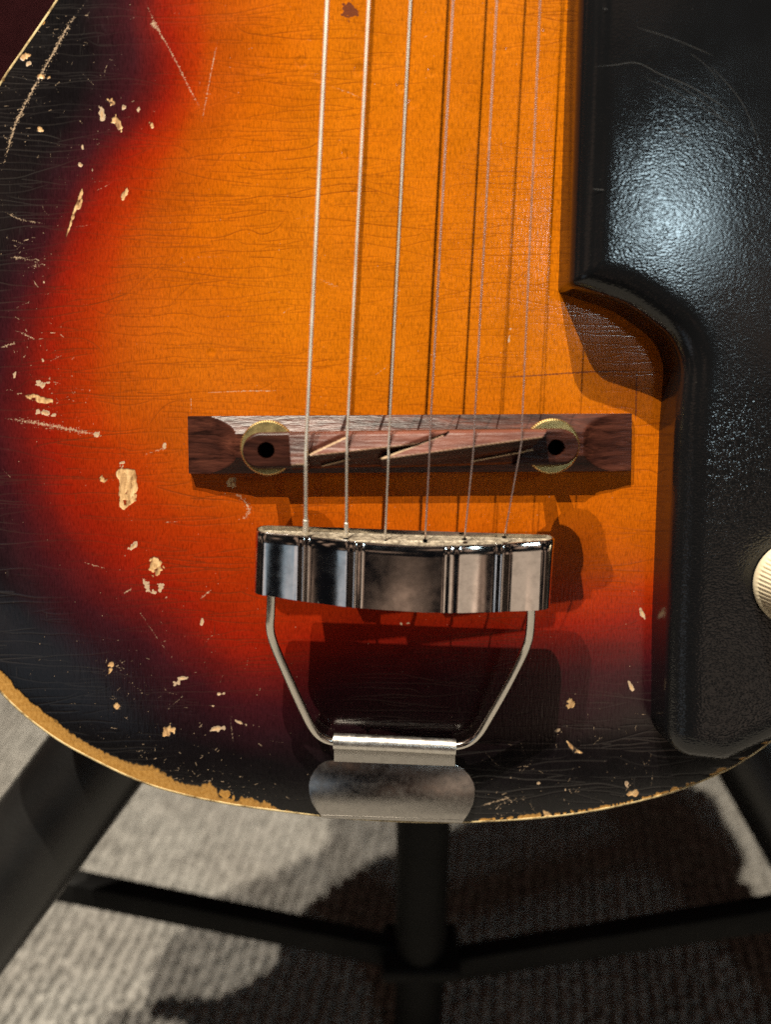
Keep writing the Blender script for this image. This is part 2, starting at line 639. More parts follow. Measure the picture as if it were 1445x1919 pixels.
chip_poly([(1062, 1388), (1074, 1396), (1092, 1411), (1077, 1412), (1068, 1402)], 0.9, rag=1.5)
chip_poly([(42, 741), (60, 738), (100, 750), (98, 757), (60, 752)], 0.7, rag=3)
for p, w_, v_, sp in [
        ([(271, 0), (293, 50), (322, 101), (349, 155), (378, 208)], 5, 0.85, 0.35), ([(283, 40), (293, 54)], 13, 0.9, 0.3),
        ([(408, 74), (395, 136), (378, 229)], 2.2, 0.8, 0.3),
        ([(163, 0), (128, 47), (105, 89), (78, 136), (43, 202), (23, 248), (0, 333)], 9, 0.8, 0.45),
        ([(0, 393), (40, 412), (85, 419)], 6, 0.7, 0.5), ([(0, 442), (54, 461)], 3, 0.6, 0.5), ([(10, 480), (50, 486), (83, 496)], 12, 0.55, 0.6),
        ([(306, 508), (368, 484), (420, 482), (465, 492)], 7, 0.45, 0.55), ([(0, 590), (75, 556)], 3, 0.5, 0.5),
        ([(42, 626), (65, 636)], 4, 0.8, 0.3), ([(0, 651), (28, 643)], 4, 0.9, 0.2), ([(20, 618), (60, 628)], 2, 0.6, 0.4),
        ([(8, 784), (80, 795), (188, 816)], 11, 0.95, 0.35), ([(265, 855), (309, 838)], 4, 0.7, 0.4),
        ([(430, 920), (452, 933), (466, 953), (460, 969), (441, 975)], 9, 0.75, 0.4), ([(305, 979), (337, 977)], 3, 0.7, 0.3),
        ([(374, 1123), (397, 1104)], 6, 0.8, 0.35), ([(230, 1113), (247, 1102)], 5, 0.8, 0.35), ([(150, 1052), (200, 1066)], 3, 0.7, 0.4),
        ([(244, 1119), (283, 1180), (345, 1265)], 2.4, 0.55, 0.5), ([(430, 1333), (434, 1370), (438, 1404)], 3, 0.6, 0.4),
        ([(306, 1337), (348, 1299)], 4, 0.55, 0.5), ([(616, 160), (650, 172), (683, 187)], 4, 0.6, 0.35), ([(591, 519), (615, 530), (641, 544)], 9, 0.5, 0.5),
        ([(370, 737), (450, 733), (540, 732)], 2.5, 0.8, 0.3), ([(357, 740), (358, 778)], 2, 0.7, 0.3), ([(900, 1511), (930, 1502), (960, 1494)], 5, 0.8, 0.3),
        ([(905, 1520), (960, 1500), (1000, 1493)], 3, 0.5, 0.4), ([(1300, 1480), (1420, 1420)], 3, 0.3, 0.6), ([(30, 60), (48, 30), (70, 0)], 3, 0.35, 0.7),
        ([(560, 40), (600, 37), (640, 38)], 2, 0.3, 0.4), ([(1220, 1480), (1225, 1440)], 3, 0.5, 0.5), ([(700, 704), (722, 690), (724, 684)], 2, 0.6, 0.2),
        ([(1150, 1500), (1186, 1480), (1180, 1440)], 3, 0.5, 0.5), ([(1240, 1400), (1205, 1440), (1170, 1430)], 6, 0.2, 0.5)]:
    stroke(p, w_, min(1.0, v_ * 1.25), scuff_glint, 0.6 + 0.4 * sp)
    stroke(p, max(1.2, w_ * 0.28), min(1.0, v_ * 1.2), scuff_glint, sp)
for bx0, by0, bx1, by1, nn_ in ((0, 20, 210, 560, 95), (60, 1180, 520, 1500, 60), (900, 1330, 1300, 1520, 45), (0, 560, 160, 900, 25), (380, 60, 1000, 700, 22)):
    for _ in range(nn_):
        qx, qy = random.uniform(bx0, bx1), random.uniform(by0, by1)
        qa, ql = random.gauss(0.25, 0.9), random.uniform(8, 46)
        q1 = (qx + ql * math.cos(qa), qy + ql * math.sin(qa))
        qm = ((qx + q1[0]) / 2 + random.gauss(0, 3), (qy + q1[1]) / 2 + random.gauss(0, 3))
        stroke([(qx, qy), qm, q1], 1.0, random.uniform(0.35, 0.85), scuff_glint, 0.45)
for x, y, r_, n_, v_ in [(224, 1247, 34, 130, 0.4), (219, 1314, 20, 50, 0.4), (60, 490, 40, 120, 0.5), (100, 60, 70, 150, 0.4), (360, 1440, 90, 260, 0.5),
                         (450, 1490, 70, 200, 0.45), (260, 1390, 80, 150, 0.4), (80, 640, 70, 90, 0.6), (110, 745, 50, 90, 0.6), (180, 150, 120, 150, 0.4),
                         (1100, 1440, 110, 160, 0.35), (950, 1510, 60, 120, 0.5), (380, 150, 40, 60, 0.4), (30, 250, 60, 110, 0.5), (300, 1200, 140, 130, 0.35), (1000, 1520, 160, 130, 0.5)]:
    for _ in range(n_):
        px_, py_ = random.gauss(x, r_ * 0.5), random.gauss(y, r_ * 0.5)
        a = random.gauss(0.2, 0.7)
        if random.random() < 0.55:
            continue
        vq = v_ * random.uniform(0.7, 2.2)
        for q in range(random.choice((1, 2, 3, 5, 8))):
            splat(scuff_glint, px_ + q * 1.2 * math.cos(a), py_ + q * 1.2 * math.sin(a), vq * random.uniform(0.6, 1.0))
for _ in range(800):                                                   # dust and pin specks, with painted sparkle
    splat(scuff_glint, random.uniform(0, 1240), random.uniform(0, 1540), random.uniform(0.4, 1.3))
for x, y, r_ in [(565, 116, 11), (598, 145, 9), (671, 132, 11), (751, 164, 9), (773, 195, 9), (809, 135, 8), (649, 289, 9), (683, 313, 7), (664, 360, 5),
                 (395, 660, 7), (490, 133, 8), (1020, 60, 5), (950, 94, 4)]:
    chip(x, y, r_, r_, 0, 1.0, dent, 0.3)
    for _ in range(int(r_)):  # pale specks paint a glint along each dent's lower rim
        a = random.uniform(0.1, 2.6)
        splat(scuff_glint, x + r_ * 0.7 * math.cos(a), y + r_ * 0.7 * math.sin(a), random.uniform(0.2, 0.6))
chip(656, 17, 14, 16, 0, 0.8, stain, 0.9)
for p in [[(920, 708), (1000, 704), (1100, 697), (1195, 695)], [(1194, 696), (1192, 790)]]:
    stroke(p, 2.2, 1.0, stain, 0.05)
    stroke(p, 1.0, 1.0, stain, 0.0)
# --- lacquer worn off along the lower rim
inner = [(-80, 1180), (0, 1262), (34, 1298), (70, 1330), (105, 1357), (153, 1389), (187, 1408), (225, 1424), (258, 1436), (284, 1438), (306, 1453),
         (336, 1468), (374, 1475), (392, 1466), (411, 1494), (440, 1502), (467, 1497), (512, 1514), (545, 1524)]
chip_poly(inner + [(540, 1560), (300, 1520), (100, 1420), (-40, 1330), (-110, 1230)], 1.0, amber, rag=4, soft=0.09)
for x in list(range(360, 520, 9)):
    yb = np.interp(x, [359, 448, 540], [1490, 1507, 1519])
    chip(x + random.uniform(-4, 4), yb - random.uniform(2, 26) * max(0, 1 - (x - 350) / 170), random.uniform(3, 8), random.uniform(3, 9), 0, 0.9, amber, 1.0)
for x in range(905, 1440, 7):
    yb = np.interp(x, [905, 1030, 1116, 1200, 1272, 1344, 1390, 1445], [1540, 1532, 1520, 1502, 1482, 1453, 1429, 1391])
    if random.random() < 0.75:
        chip(x, yb - 4, random.uniform(2, 7), random.uniform(1.5, 5), -10, 0.9, amber, 1.0)
for x, y in [(95, 8), (78, 40), (60, 62), (36, 96), (20, 122), (4, 148)]:
    chip(x, y, 4, 5, 30, 0.8, amber, 1.0)

def blur(a, n=1):
    for _ in range(n):
        a = (np.roll(a, 1, 0) + 2 * a + np.roll(a, -1, 0)) / 4
        a = (np.roll(a, 1, 1) + 2 * a + np.roll(a, -1, 1)) / 4
    return a

# --- sunburst shading (paint), from nested contours, with shade under the tailpiece painted in
TOPX = -1000
right = lambda x, y: [(x, y), (x + 40, 600), (x, 0), (x - 40, TOPX)]
CONT = [
    (0.06, [(290, TOPX), (240, -300), (150, 0), (162, 100), (130, 200), (64, 300), (8, 450), (-58, 600), (-90, 750), (-88, 850), (-62, 970), (-12, 1090), (72, 1190),
            (190, 1290), (310, 1375), (450, 1425), (700, 1440), (1000, 1410), (1230, 1350), (1420, 1250)] + right(1560, 1100)),
    (0.25, [(330, TOPX), (300, -300), (236, 0), (248, 100), (222, 200), (150, 300), (80, 450), (15, 600), (-20, 750), (-12, 850), (20, 950), (75, 1065), (160, 1150),
            (265, 1215), (350, 1275), (450, 1335), (560, 1330), (700, 1290), (900, 1275), (1100, 1265), (1230, 1252), (1400, 1180)] + right(1510, 1050)),
    (0.50, [(400, TOPX), (365, -300), (300, 0), (318, 100), (302, 200), (226, 300), (144, 450), (92, 600), (75, 750), (95, 850), (130, 945), (205, 1040), (300, 1115),
            (395, 1185), (480, 1225), (700, 1195), (900, 1185), (1100, 1175), (1230, 1160), (1380, 1090)] + right(1470, 1000)),
    (0.75, [(480, TOPX), (440, -300), (400, 0), (392, 150), (330, 300), (258, 450), (218, 600), (225, 745), (275, 822), (350, 890), (440, 945), (520, 998), (700, 1035),
            (900, 1050), (1100, 1060), (1230, 1060), (1350, 1000)] + right(1430, 940)),
    (0.90, [(630, TOPX), (600, -300), (520, 0), (490, 150), (432, 300), (366, 450), (338, 600), (365, 725), (430, 790), (510, 835), (600, 875), (710, 905), (900, 940),
            (1100, 955), (1240, 965), (1300, 900)] + right(1360, 860)),
    (1.00, [(760, TOPX), (710, -300), (650, 0), (600, 300), (560, 540), (650, 660), (900, 690), (1060, 640), (1150, 300), (1190, 0), (1190, TOPX)])]
BK = 0.12
BM = 900
bw, bh = int((1445 + 2 * BM) * BK), int((1919 + 2 * BM) * BK)
by, bx = np.mgrid[0:bh, 0:bw]
BQ = np.stack([(bx / BK - BM).ravel(), (by / BK - BM).ravel()], 1).astype(float)
burst = np.zeros(len(BQ))
ds = [poly_dist(BQ, np.array(catmull(c + [c[0]], 5))) for _, c in CONT]
vals = [v for v, _ in CONT]
out0 = poly_dist(BQ, np.array(OUT, float))
lower = np.maximum(out0, 0)
burst = np.where(ds[0] < 0, vals[0] * np.clip(lower / (lower - ds[0] + 1e-6), 0, 1), 0)
for i in range(len(CONT) - 1):
    a, b = ds[i], -ds[i + 1]
    m = (a >= 0) & (b > 0)
    t = a / (a + b + 1e-9)
    burst = np.where(m, vals[i] + (vals[i + 1] - vals[i]) * t, burst)
burst = np.where(ds[-1] >= 0, 1.0, burst)
burst = blur(burst.reshape(bh, bw), 3)

wear = np.where(wear > 0.3, wear * np.clip(0.85 + FINE * 1.5, 0.1, 1), wear)
crack_s = np.maximum(crack, np.clip(4 * wear * (1 - wear), 0, 1) * 0.9)
relief = (-0.050e-3 * crack - 0.16e-3 * wear - 0.14e-3 * amber - 0.13e-3 * blur(dent, 3)
          - 0.05e-3 * scuff_glint * np.clip(0.5 + FINE * 2, 0, 1) + 0.012e-3 * NOI)

# ------------------------------------------------------------------ soundboard
def fine_axis(lo, hi, f0, f1, fine, coarse):
    a = np.arange(f0, f1, fine)
    left_ = np.linspace(lo, f0, max(2, int((f0 - lo) / coarse)))[:-1] if lo < f0 else np.array([])
    right_ = np.linspace(a[-1], hi, max(2, int((hi - a[-1]) / coarse)))[1:] if hi > a[-1] else np.array([])
    return np.concatenate([left_, a, right_])

def soundboard():
    lo = outline.min(0) - 0.002
    hi = outline.max(0) + 0.002
    c1, c2, c3, c4 = L(-4, -4), L(1260, -4), L(-4, 1560), L(1300, 1560)
    ax = fine_axis(lo[0], hi[0], min(c1[0], c3[0]), max(c2[0], c4[0]), 0.00021, 0.0022)
    ay = fine_axis(lo[1], hi[1], c4[1] - 0.001, c1[1], 0.00021, 0.0022)
    X, Y = np.meshgrid(ax, ay)
    ny, nx = X.shape
    X, Y = X.ravel(), Y.ravel()
    # rough inside test from the coarse field; exact near the rim
    d = rim_dist(X, Y)
    near = np.abs(d) < 0.006
    idx = np.nonzero(near)[0]
    dd = d.copy()
    Q = np.stack([X[idx], Y[idx]], 1)
    best = np.full(len(idx), 1e9)
    proj = np.zeros((len(idx), 2))
    A = outline[:, :2]
    B = np.roll(A, -1, axis=0)
    ins = np.zeros(len(idx), bool)
    # bucket segments by y for speed
    for a, b in zip(A, B):
        e = b - a
        mn, mx = np.minimum(a, b), np.maximum(a, b)
        if a[1] != b[1]:
            c = (a[1] > Q[:, 1]) != (b[1] > Q[:, 1])
            ci = np.nonzero(c)[0]
            xi = a[0] + (Q[ci, 1] - a[1]) / (b[1] - a[1]) * e[0]
            ins[ci[Q[ci, 0] < xi]] ^= True
        sel = np.nonzero((Q[:, 0] > mn[0] - 0.007) & (Q[:, 0] < mx[0] + 0.007) & (Q[:, 1] > mn[1] - 0.007) & (Q[:, 1] < mx[1] + 0.007))[0]
        if len(sel) == 0:
            continue
        q = Q[sel]
        t = np.clip(((q - a) @ e) / (e @ e), 0, 1)
        p = a + t[:, None] * e
        r2 = ((q - p) ** 2).sum(1)
        bt = r2 < best[sel]
        best[sel[bt]] = r2[bt]
        proj[sel[bt]] = p[bt]
    dd[idx] = np.where(ins, np.sqrt(best), -np.sqrt(best))
    inside = dd > 0
    I = inside.reshape(ny, nx)
    cell = I[:-1, :-1] | I[1:, :-1] | I[:-1, 1:] | I[1:, 1:]
    ids = np.arange(ny * nx).reshape(ny, nx)
    q = np.stack([ids[:-1, :-1][cell], ids[:-1, 1:][cell], ids[1:, 1:][cell], ids[1:, :-1][cell]], 1)
    # pull outer corners onto the rim
    outm = np.zeros(ny * nx, bool)
    outm[idx[~ins]] = True
    X[idx[~ins]] = proj[~ins, 0]
    Y[idx[~ins]] = proj[~ins, 1]
    used = np.zeros(ny * nx, bool)
    used[q.ravel()] = True
    remap = np.cumsum(used) - 1
    q = remap[q]
    X, Y = X[used], Y[used]
    Z = top_z(X, Y)
    px, py = to_px(np.stack([X, Y, Z], 1))
    fx, fy = (px + MG) * K, (py + MG) * K
    inr = (fx > 1) & (fx < RW - 2) & (fy > 1) & (fy < RH - 2)
    samp = lambda arr: np.where(inr, bil(arr, fx, fy), 0).astype(np.float32)
    Z = Z + samp(relief)
    me = bpy.data.meshes.new('soundboard')
    nv, nf = len(X), len(q)
    me.vertices.add(nv)
    me.vertices.foreach_set('co', np.stack([X, Y, Z], 1).astype(np.float32).ravel())
    me.loops.add(nf * 4)
    me.loops.foreach_set('vertex_index', q.astype(np.int32).ravel())
    me.polygons.add(nf)
    me.polygons.foreach_set('loop_start', np.arange(0, nf * 4, 4, dtype=np.int32))
    me.polygons.foreach_set('loop_total', np.full(nf, 4, np.int32))
    me.polygons.foreach_set('use_smooth', np.ones(nf, bool))
    me.update(calc_edges=True)
    for nm, arr in (('wear', wear), ('scuff_glint', scuff_glint), ('crack', crack_s), ('amber', amber), ('stain', stain), ('dent', dent)):
        at = me.attributes.new(nm, 'FLOAT', 'POINT')
        at.data.foreach_set('value', samp(arr))
    at = me.attributes.new('burst', 'FLOAT', 'POINT')
    at.data.foreach_set('value', bil(burst, (px + BM) * BK, (py + BM) * BK).astype(np.float32))
    return me

k = NT('sunburst_lacquer')
v = k.coords()
vg = k.coords((1.0, 0.16, 1.0))
bu = k.math('ADD', k.attr('burst'), k.math('MULTIPLY', k.math('SUBTRACT', k.noise(v, 38, 4, 0.6), 0.5), 0.10))
burst_c = k.ramp(bu, [(0.0, (0.0045, 0.0042, 0.0048)), (0.07, (0.0065, 0.0048, 0.0058)), (0.17, (0.020, 0.0062, 0.0090)), (0.27, (0.042, 0.0068, 0.0100)), (0.40, (0.11, 0.008, 0.007)),
                                   (0.52, (0.26, 0.012, 0.003)), (0.66, (0.37, 0.032, 0.002)), (0.78, (0.42, 0.072, 0.0025)), (0.90, (0.52, 0.114, 0.002)), (1.0, (0.575, 0.156, 0.003))])
pores = k.ramp(k.noise(vg, 2600, 2, 0.6), [(0.30, 0.55), (0.52, 1.0)])
c = k.mix(0.75, burst_c, pores, 'MULTIPLY')
mott = k.ramp(k.noise(k.coords((1, 0.5, 1)), 1500, 3, 0.7), [(0.3, 0.80), (0.7, 1.16)])
c = k.mix(1.0, c, mott, 'MULTIPLY')
cloud = k.ramp(k.noise(v, 60, 3), [(0.35, 0.88), (0.65, 1.06)])
c = k.mix(0.8, c, cloud, 'MULTIPLY')
ck = k.ramp(k.attr('crack'), [(0.05, 0.0), (0.72, 0.88)])
c = k.mix(ck, c, k.ramp(k.attr('burst'), [(0.1, (0.034, 0.030, 0.028)), (0.4, (0.06, 0.012, 0.008)), (0.9, (0.22, 0.046, 0.003))]))  # cracks paler on black lacquer, painting the light they catch
c = k.mix(k.ramp(k.attr('stain'), [(0.06, 0.0), (0.45, 0.85)]), c, (0.10, 0.028, 0.02))
wood = k.ramp(k.noise(k.coords((1, 0.25, 1)), 900, 3), [(0.28, (0.22, 0.11, 0.045)), (0.5, (0.60, 0.36, 0.16)), (0.7, (0.82, 0.56, 0.28))])
am = k.ramp(k.noise(k.coords((1, 0.6, 1), (0, 0, 0.5)), 1300, 3), [(0.3, (0.40, 0.19, 0.034)), (0.7, (0.56, 0.30, 0.075))])
c = k.mix(k.ramp(k.attr('scuff_glint'), [(0.20, 0.0), (0.52, 0.92)]), c, (0.52, 0.38, 0.25))
c = k.mix(k.ramp(k.attr('amber'), [(0.12, 0.0), (0.28, 0.55), (0.42, 1.0)]), c, am)
c = k.mix(k.ramp(k.attr('wear'), [(0.15, 0.0), (0.6, 1.0)]), c, wood)
k.l(c, k.b.inputs['Base Color'])
wr = k.math('ADD', k.math('MAXIMUM', k.attr('wear'), k.attr('amber')), k.attr('scuff_glint'), True)
rough = k.math('ADD', k.math('MULTIPLY', wr, 0.35), k.ramp(k.noise(v, 120, 4), [(0.3, 0.13), (0.7, 0.20)]))
k.l(rough, k.b.inputs['Roughness'])
k.set(Specular_IOR_Level=0.35)
k.b.inputs['Coat Weight'].default_value = 0.2
k.b.inputs['Coat Roughness'].default_value = 0.12
k.l(k.bump(k.noise(vg, 1500, 3), 0.12, 0.0004), k.b.inputs['Normal'])
gobj('soundboard', soundboard(), k.m, sharp=None)

# ------------------------------------------------------------------ rim: binding and sides
def rim_normals():
    t = np.roll(outline, -1, 0) - np.roll(outline, 1, 0)
    n = np.stack([-t[:, 1], t[:, 0]], 1)
    n /= np.linalg.norm(n, axis=1)[:, None]
    test = outline[:, :2] + n * 0.002
    s = np.sign(poly_dist(test[:1], outline))[0]
    return n * s                                    # pointing inwards
RN = rim_normals()

def ring_mesh(name, rows):
    """rows: (inward offset, z)"""
    V, Fc = [], []
    for off, z in rows:
        for p, n in zip(outline, RN):
            V.append((p[0] + n[0] * off, p[1] + n[1] * off, z))
    m = len(rows)
    for j in range(m - 1):
        for i in range(ON):
            i2 = (i + 1) % ON
            Fc.append((j * ON + i, j * ON + i2, (j + 1) * ON + i2, (j + 1) * ON + i))
    return mesh(name, V, Fc)

k = NT('cream_binding')
v = k.coords()
k.l(k.ramp(k.noise(v, 220, 4, 0.7), [(0.35, (0.16, 0.10, 0.04)), (0.55, (0.62, 0.48, 0.24)), (0.75, (0.72, 0.60, 0.36))]), k.b.inputs['Base Color'])
k.set(Roughness=0.4)
gobj('binding', ring_mesh('binding', [(0.0007, RIM_Z - 0.0004), (0.00055, RIM_Z + 0.00012), (0.0002, RIM_Z + 0.0002), (-0.0001, RIM_Z), (-0.0001, RIM_Z - 0.003), (0.0006, RIM_Z - 0.003)]), k.m, sharp=60)
k = NT('side_lacquer')
v = k.coords()
k.l(k.ramp(k.noise(v, 40, 4), [(0.3, (0.008, 0.005, 0.006)), (0.7, (0.03, 0.01, 0.01))]), k.b.inputs['Base Color'])
k.set(Roughness=0.25)
gobj('side', ring_mesh('side', [(0.0002, RIM_Z - 0.003), (0.0002, -0.048)]), k.m, sharp=60)
gobj('back', mesh('back', [(p[0] + n[0] * 0.0003, p[1] + n[1] * 0.0003, -0.0478) for p, n in zip(outline, RN)], [tuple(range(ON))]), k.m, smooth=False)

# ------------------------------------------------------------------ black moulded cover
def rounded_poly(pts, radii, n=10):
    """pts ccw/cw list of 2D corners with radii; same count of samples per corner"""
    out = []
    N = len(pts)
    for i in range(N):
        p0, p, p1 = (np.array(pts[(i + q) % N], float) for q in (-1, 0, 1))
        a, b = p0 - p, p1 - p
        la, lb = np.linalg.norm(a), np.linalg.norm(b)
        a, b = a / la, b / lb
        ang = math.acos(np.clip(a @ b, -1, 1))
        tl = min(radii[i] / math.tan(ang / 2), 0.48 * la, 0.48 * lb)
        r = tl * math.tan(ang / 2)
        c = p + (a + b) / np.linalg.norm(a + b) * (r / math.sin(ang / 2))
        s, e = p + a * tl, p + b * tl
        v0, v1 = s - c, e - c
        a0 = math.atan2(v0[1], v0[0])
        da = math.atan2(v0[0] * v1[1] - v0[1] * v1[0], v0 @ v1)
        for q in range(n):
            th = a0 + da * q / (n - 1)
            out.append(c + r * np.array([math.cos(th), math.sin(th)]))
    return out

COV = [((1085, -640), 20), ((1046, 549), 9), ((1150, 583), 170), ((1247, 652), 95), ((1236, 800), 300), ((1222, 1160), 300), ((1220, 1384), 62),
       ((1330, 1398), 70), ((1450, 1342), 120), ((1560, 1240), 150), ((1640, 1000), 200), ((1640, 700), 200), ((1520, 250), 300), ((1440, -100), 200), ((1420, -640), 60)]
cpts = [L(*p)[:2] for p, _ in COV]
crad = [r * S for _, r in COV]
area = 0.5 * sum(cpts[i][0] * cpts[(i + 1) % len(cpts)][1] - cpts[(i + 1) % len(cpts)][0] * cpts[i][1] for i in range(len(cpts)))
sgn = 1 if area > 0 else -1

def cover_loop(off):
    N = len(cpts)
    P, Rr = [], []
    for i in range(N):
        p0, p, p1 = cpts[i - 1], cpts[i], cpts[(i + 1) % N]
        e0, e1 = (p - p0) / np.linalg.norm(p - p0), (p1 - p) / np.linalg.norm(p1 - p)
        n0, n1 = sgn * np.array([-e0[1], e0[0]]), sgn * np.array([-e1[1], e1[0]])
        m = n0 + n1
        m = m / (m @ n0)
        P.append(p + m * off)
        convex = sgn * (e0[0] * e1[1] - e0[1] * e1[0]) > 0
        Rr.append(max(crad[i] - off, 0.0022) if convex and off > 0 else max(crad[i] + (off if not convex else 0), 0.0012))
    return rounded_poly(P, Rr, 12)

def cover_mesh():
    rows = [(0.0, -0.001), (0.0002, 0.002), (0.0004, 0.006), (0.0007, 0.0110)]
    for q in range(1, 15):
        a = q / 14 * math.pi / 2
        rows.append((0.0007 + 0.0098 * (1 - math.cos(a)) ** 1.1, 0.0110 + 0.0075 * math.sin(a) ** 0.85))
    rows.append((0.0125, 0.01855))
    V, Fc = [], []
    n = None
    for off, z in rows:
        lp = cover_loop(off)
        n = len(lp)
        V += [(p[0], p[1], z) for p in lp]
    for j in range(len(rows) - 1):
        for i in range(n):
            i2 = (i + 1) % n
            Fc.append((j * n + i, j * n + i2, (j + 1) * n + i2, (j + 1) * n + i))
    Fc.append(tuple((len(rows) - 1) * n + i for i in range(n)))
    return mesh('cover', V, Fc)

k = NT('black_leatherette')
v = k.coords()
dn = k.n('TexNoise', i={'Scale': 400.0, 'Detail': 2.0})
k.l(v, dn.inputs['Vector'])
vv = k.n('Mix', data_type='VECTOR')
vv.inputs[0].default_value = 0.0012
k.l(v, vv.inputs[4])
k.l(dn.outputs['Color'], vv.inputs[5])
mp = k.n('Mapping')
mp.inputs['Scale'].default_value = (0.72, 1.15, 1.0)
mp.inputs['Rotation'].default_value = (0, 0, R(-6))
k.l(vv.outputs[1], mp.inputs['Vector'])
vo = k.n('TexVoronoi', feature='SMOOTH_F1', i={'Scale': 1550.0, 'Smoothness': 0.5, 'Randomness': 1.0})
k.l(mp.outputs['Vector'], vo.inputs['Vector'])
grain = k.math('SUBTRACT', 1.0, vo.outputs['Distance'])
worn = k.ramp(k.noise(v, 16, 3, 0.5), [(0.38, 0.35), (0.6, 1.0)])
sx = k.n('SeparateXYZ')
k.l(v, sx.inputs[0])
smooth_up = k.n('MapRange', i={'From Min': 0.10, 'From Max': 0.145, 'To Min': 1.0, 'To Max': 0.18})
k.l(sx.outputs['Y'], smooth_up.inputs['Value'])
flank = k.n('MapRange', i={'From Min': 0.009, 'From Max': 0.0150, 'To Min': 0.2, 'To Max': 1.0})
k.l(sx.outputs['Z'], flank.inputs['Value'])
strong = k.n('MapRange', i={'From Min': 0.02, 'From Max': 0.07, 'To Min': 1.7, 'To Max': 0.85})
k.l(sx.outputs['Y'], strong.inputs['Value'])
gs = k.math('MULTIPLY', k.math('MULTIPLY', worn, k.math('MULTIPLY', smooth_up.outputs[0], strong.outputs[0])), flank.outputs[0])
gh = k.math('MULTIPLY', grain, gs)
k.l(k.bump(k.noise(v, 45, 2), 0.05, 0.0010, k.bump(gh, 0.30, 0.00017)), k.b.inputs['Normal'])
dust = k.ramp(k.noise(v, 1300, 2), [(0.72, (0.0055, 0.0058, 0.0065)), (0.82, (0.04, 0.038, 0.034))])
k.l(dust, k.b.inputs['Base Color'])
k.l(k.ramp(k.noise(v, 90, 4), [(0.3, 0.11), (0.7, 0.17)]), k.b.inputs['Roughness'])
k.set(Specular_IOR_Level=0.5)
cover = gobj('pickguard_cover', cover_mesh(), k.m, sharp=None)
cover['label'] = 'black grained moulded plastic cover with rounded edges'

k = NT('pale_scratch')
k.set(Base_Color=(0.055, 0.055, 0.054, 1), Roughness=0.5)
def scratch_marks():
    V, Fc = [], []
    for pts, wd in [([(1113, 125), (1150, 122), (1195, 118), (1240, 140), (1300, 165), (1380, 215)], 0.6), ([(1190, 50), (1260, 72), (1340, 105)], 0.45),
                    ([(1245, 233), (1275, 250), (1300, 262)], 0.6), ([(1111, 354), (1135, 356)], 0.9), ([(1260, 150), (1330, 200), (1370, 240)], 0.4),
                    ([(1130, 16), (1140, 17)], 0.9), ([(1200, 140), (1280, 180), (1400, 250)], 0.35), ([(1330, 120), (1390, 190), (1430, 280)], 0.4),
                    ([(1290, 96), (1330, 128), (1352, 160)], 0.3)]:
        P = resample(catmull([L(x, y, 0.01862)[:2] for x, y in pts], 6), 0.0006)
        T = np.gradient(P, axis=0)
        Nn = np.stack([-T[:, 1], T[:, 0]], 1)
        Nn /= np.linalg.norm(Nn, axis=1)[:, None]
        b = len(V)
        n = len(P)
        for i in range(n):
            ww = wd * S * 0.6 * min(1, 6 * i / n, 6 * (n - 1 - i) / n) + 1e-6
            for s_ in (-1, 1):
                V.append((P[i, 0] + s_ * ww * Nn[i, 0], P[i, 1] + s_ * ww * Nn[i, 1], 0.0186))
        Fc += [(b + 2 * i, b + 2 * i + 1, b + 2 * i + 3, b + 2 * i + 2) for i in range(n - 1)]
    return mesh('scratch_marks', V, Fc)
sm = new_obj('scratch_marks', scratch_marks(), k.m, cover)

# ------------------------------------------------------------------ control knob
k = NT('cream_plastic')
v = k.coords()
k.l(k.ramp(k.noise(v, 150, 3), [(0.3, (0.58, 0.49, 0.33)), (0.7, (0.72, 0.63, 0.45))]), k.b.inputs['Base Color'])
k.set(Roughness=0.35)
kc = L(1498, 1094, 0.021)
kc[2] = 0.0186
gobj('control_knob', lathe_mesh('control_knob', [(0.0105, 0.0), (0.0126, 0.0006), (0.0128, 0.0022), (0.0122, 0.0030), (0.0121, 0.0034), (0.0112, 0.0125), (0.0104, 0.0140), (0.0060, 0.0142)],
                                kc, 360, 0.035, 60, (4, 5)), k.m, sharp=50)

# ------------------------------------------------------------------ wood and metal materials
def rosewood(name, stretch, light=1.0, gloss=0.42, spec=0.55, pale=False):
    k = NT(name)
    v = k.coords(stretch)
    n1 = k.noise(v, 260, 5, 0.65, 0.8)
    n2 = k.noise(v, 900, 3, 0.6)
    a = tuple(x * light for x in (0.018, 0.008, 0.007))
    b = tuple(x * light for x in (0.095, 0.030, 0.020))
    d = tuple(x * light for x in (0.22, 0.070, 0.042))
    c = k.ramp(n1, [(0.30, a), (0.50, b), (0.72, d)])
    c = k.mix(0.75, c, k.ramp(n2, [(0.32, 0.30), (0.50, 1.0)]), 'MULTIPLY')
    if pale:
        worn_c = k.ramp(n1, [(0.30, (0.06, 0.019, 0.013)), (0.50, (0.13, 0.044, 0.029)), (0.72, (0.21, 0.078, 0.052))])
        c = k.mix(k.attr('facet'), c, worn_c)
        c = k.mix(k.attr('pale'), c, (0.50, 0.36, 0.22))
    k.l(c, k.b.inputs['Base Color'])
    k.set(Roughness=gloss, Specular_IOR_Level=spec)
    k.l(k.bump(n2, 0.35, 0.0005, k.bump(n1, 0.25, 0.0005)), k.b.inputs['Normal'])
    return k.m
M_rose = rosewood('rosewood', (0.16, 1.0, 0.5), 0.52, 0.32, 0.19)
M_rose_saddle = rosewood('rosewood_saddle', (0.12, 1.0, 1.0), 0.42, 0.36, 0.18, True)

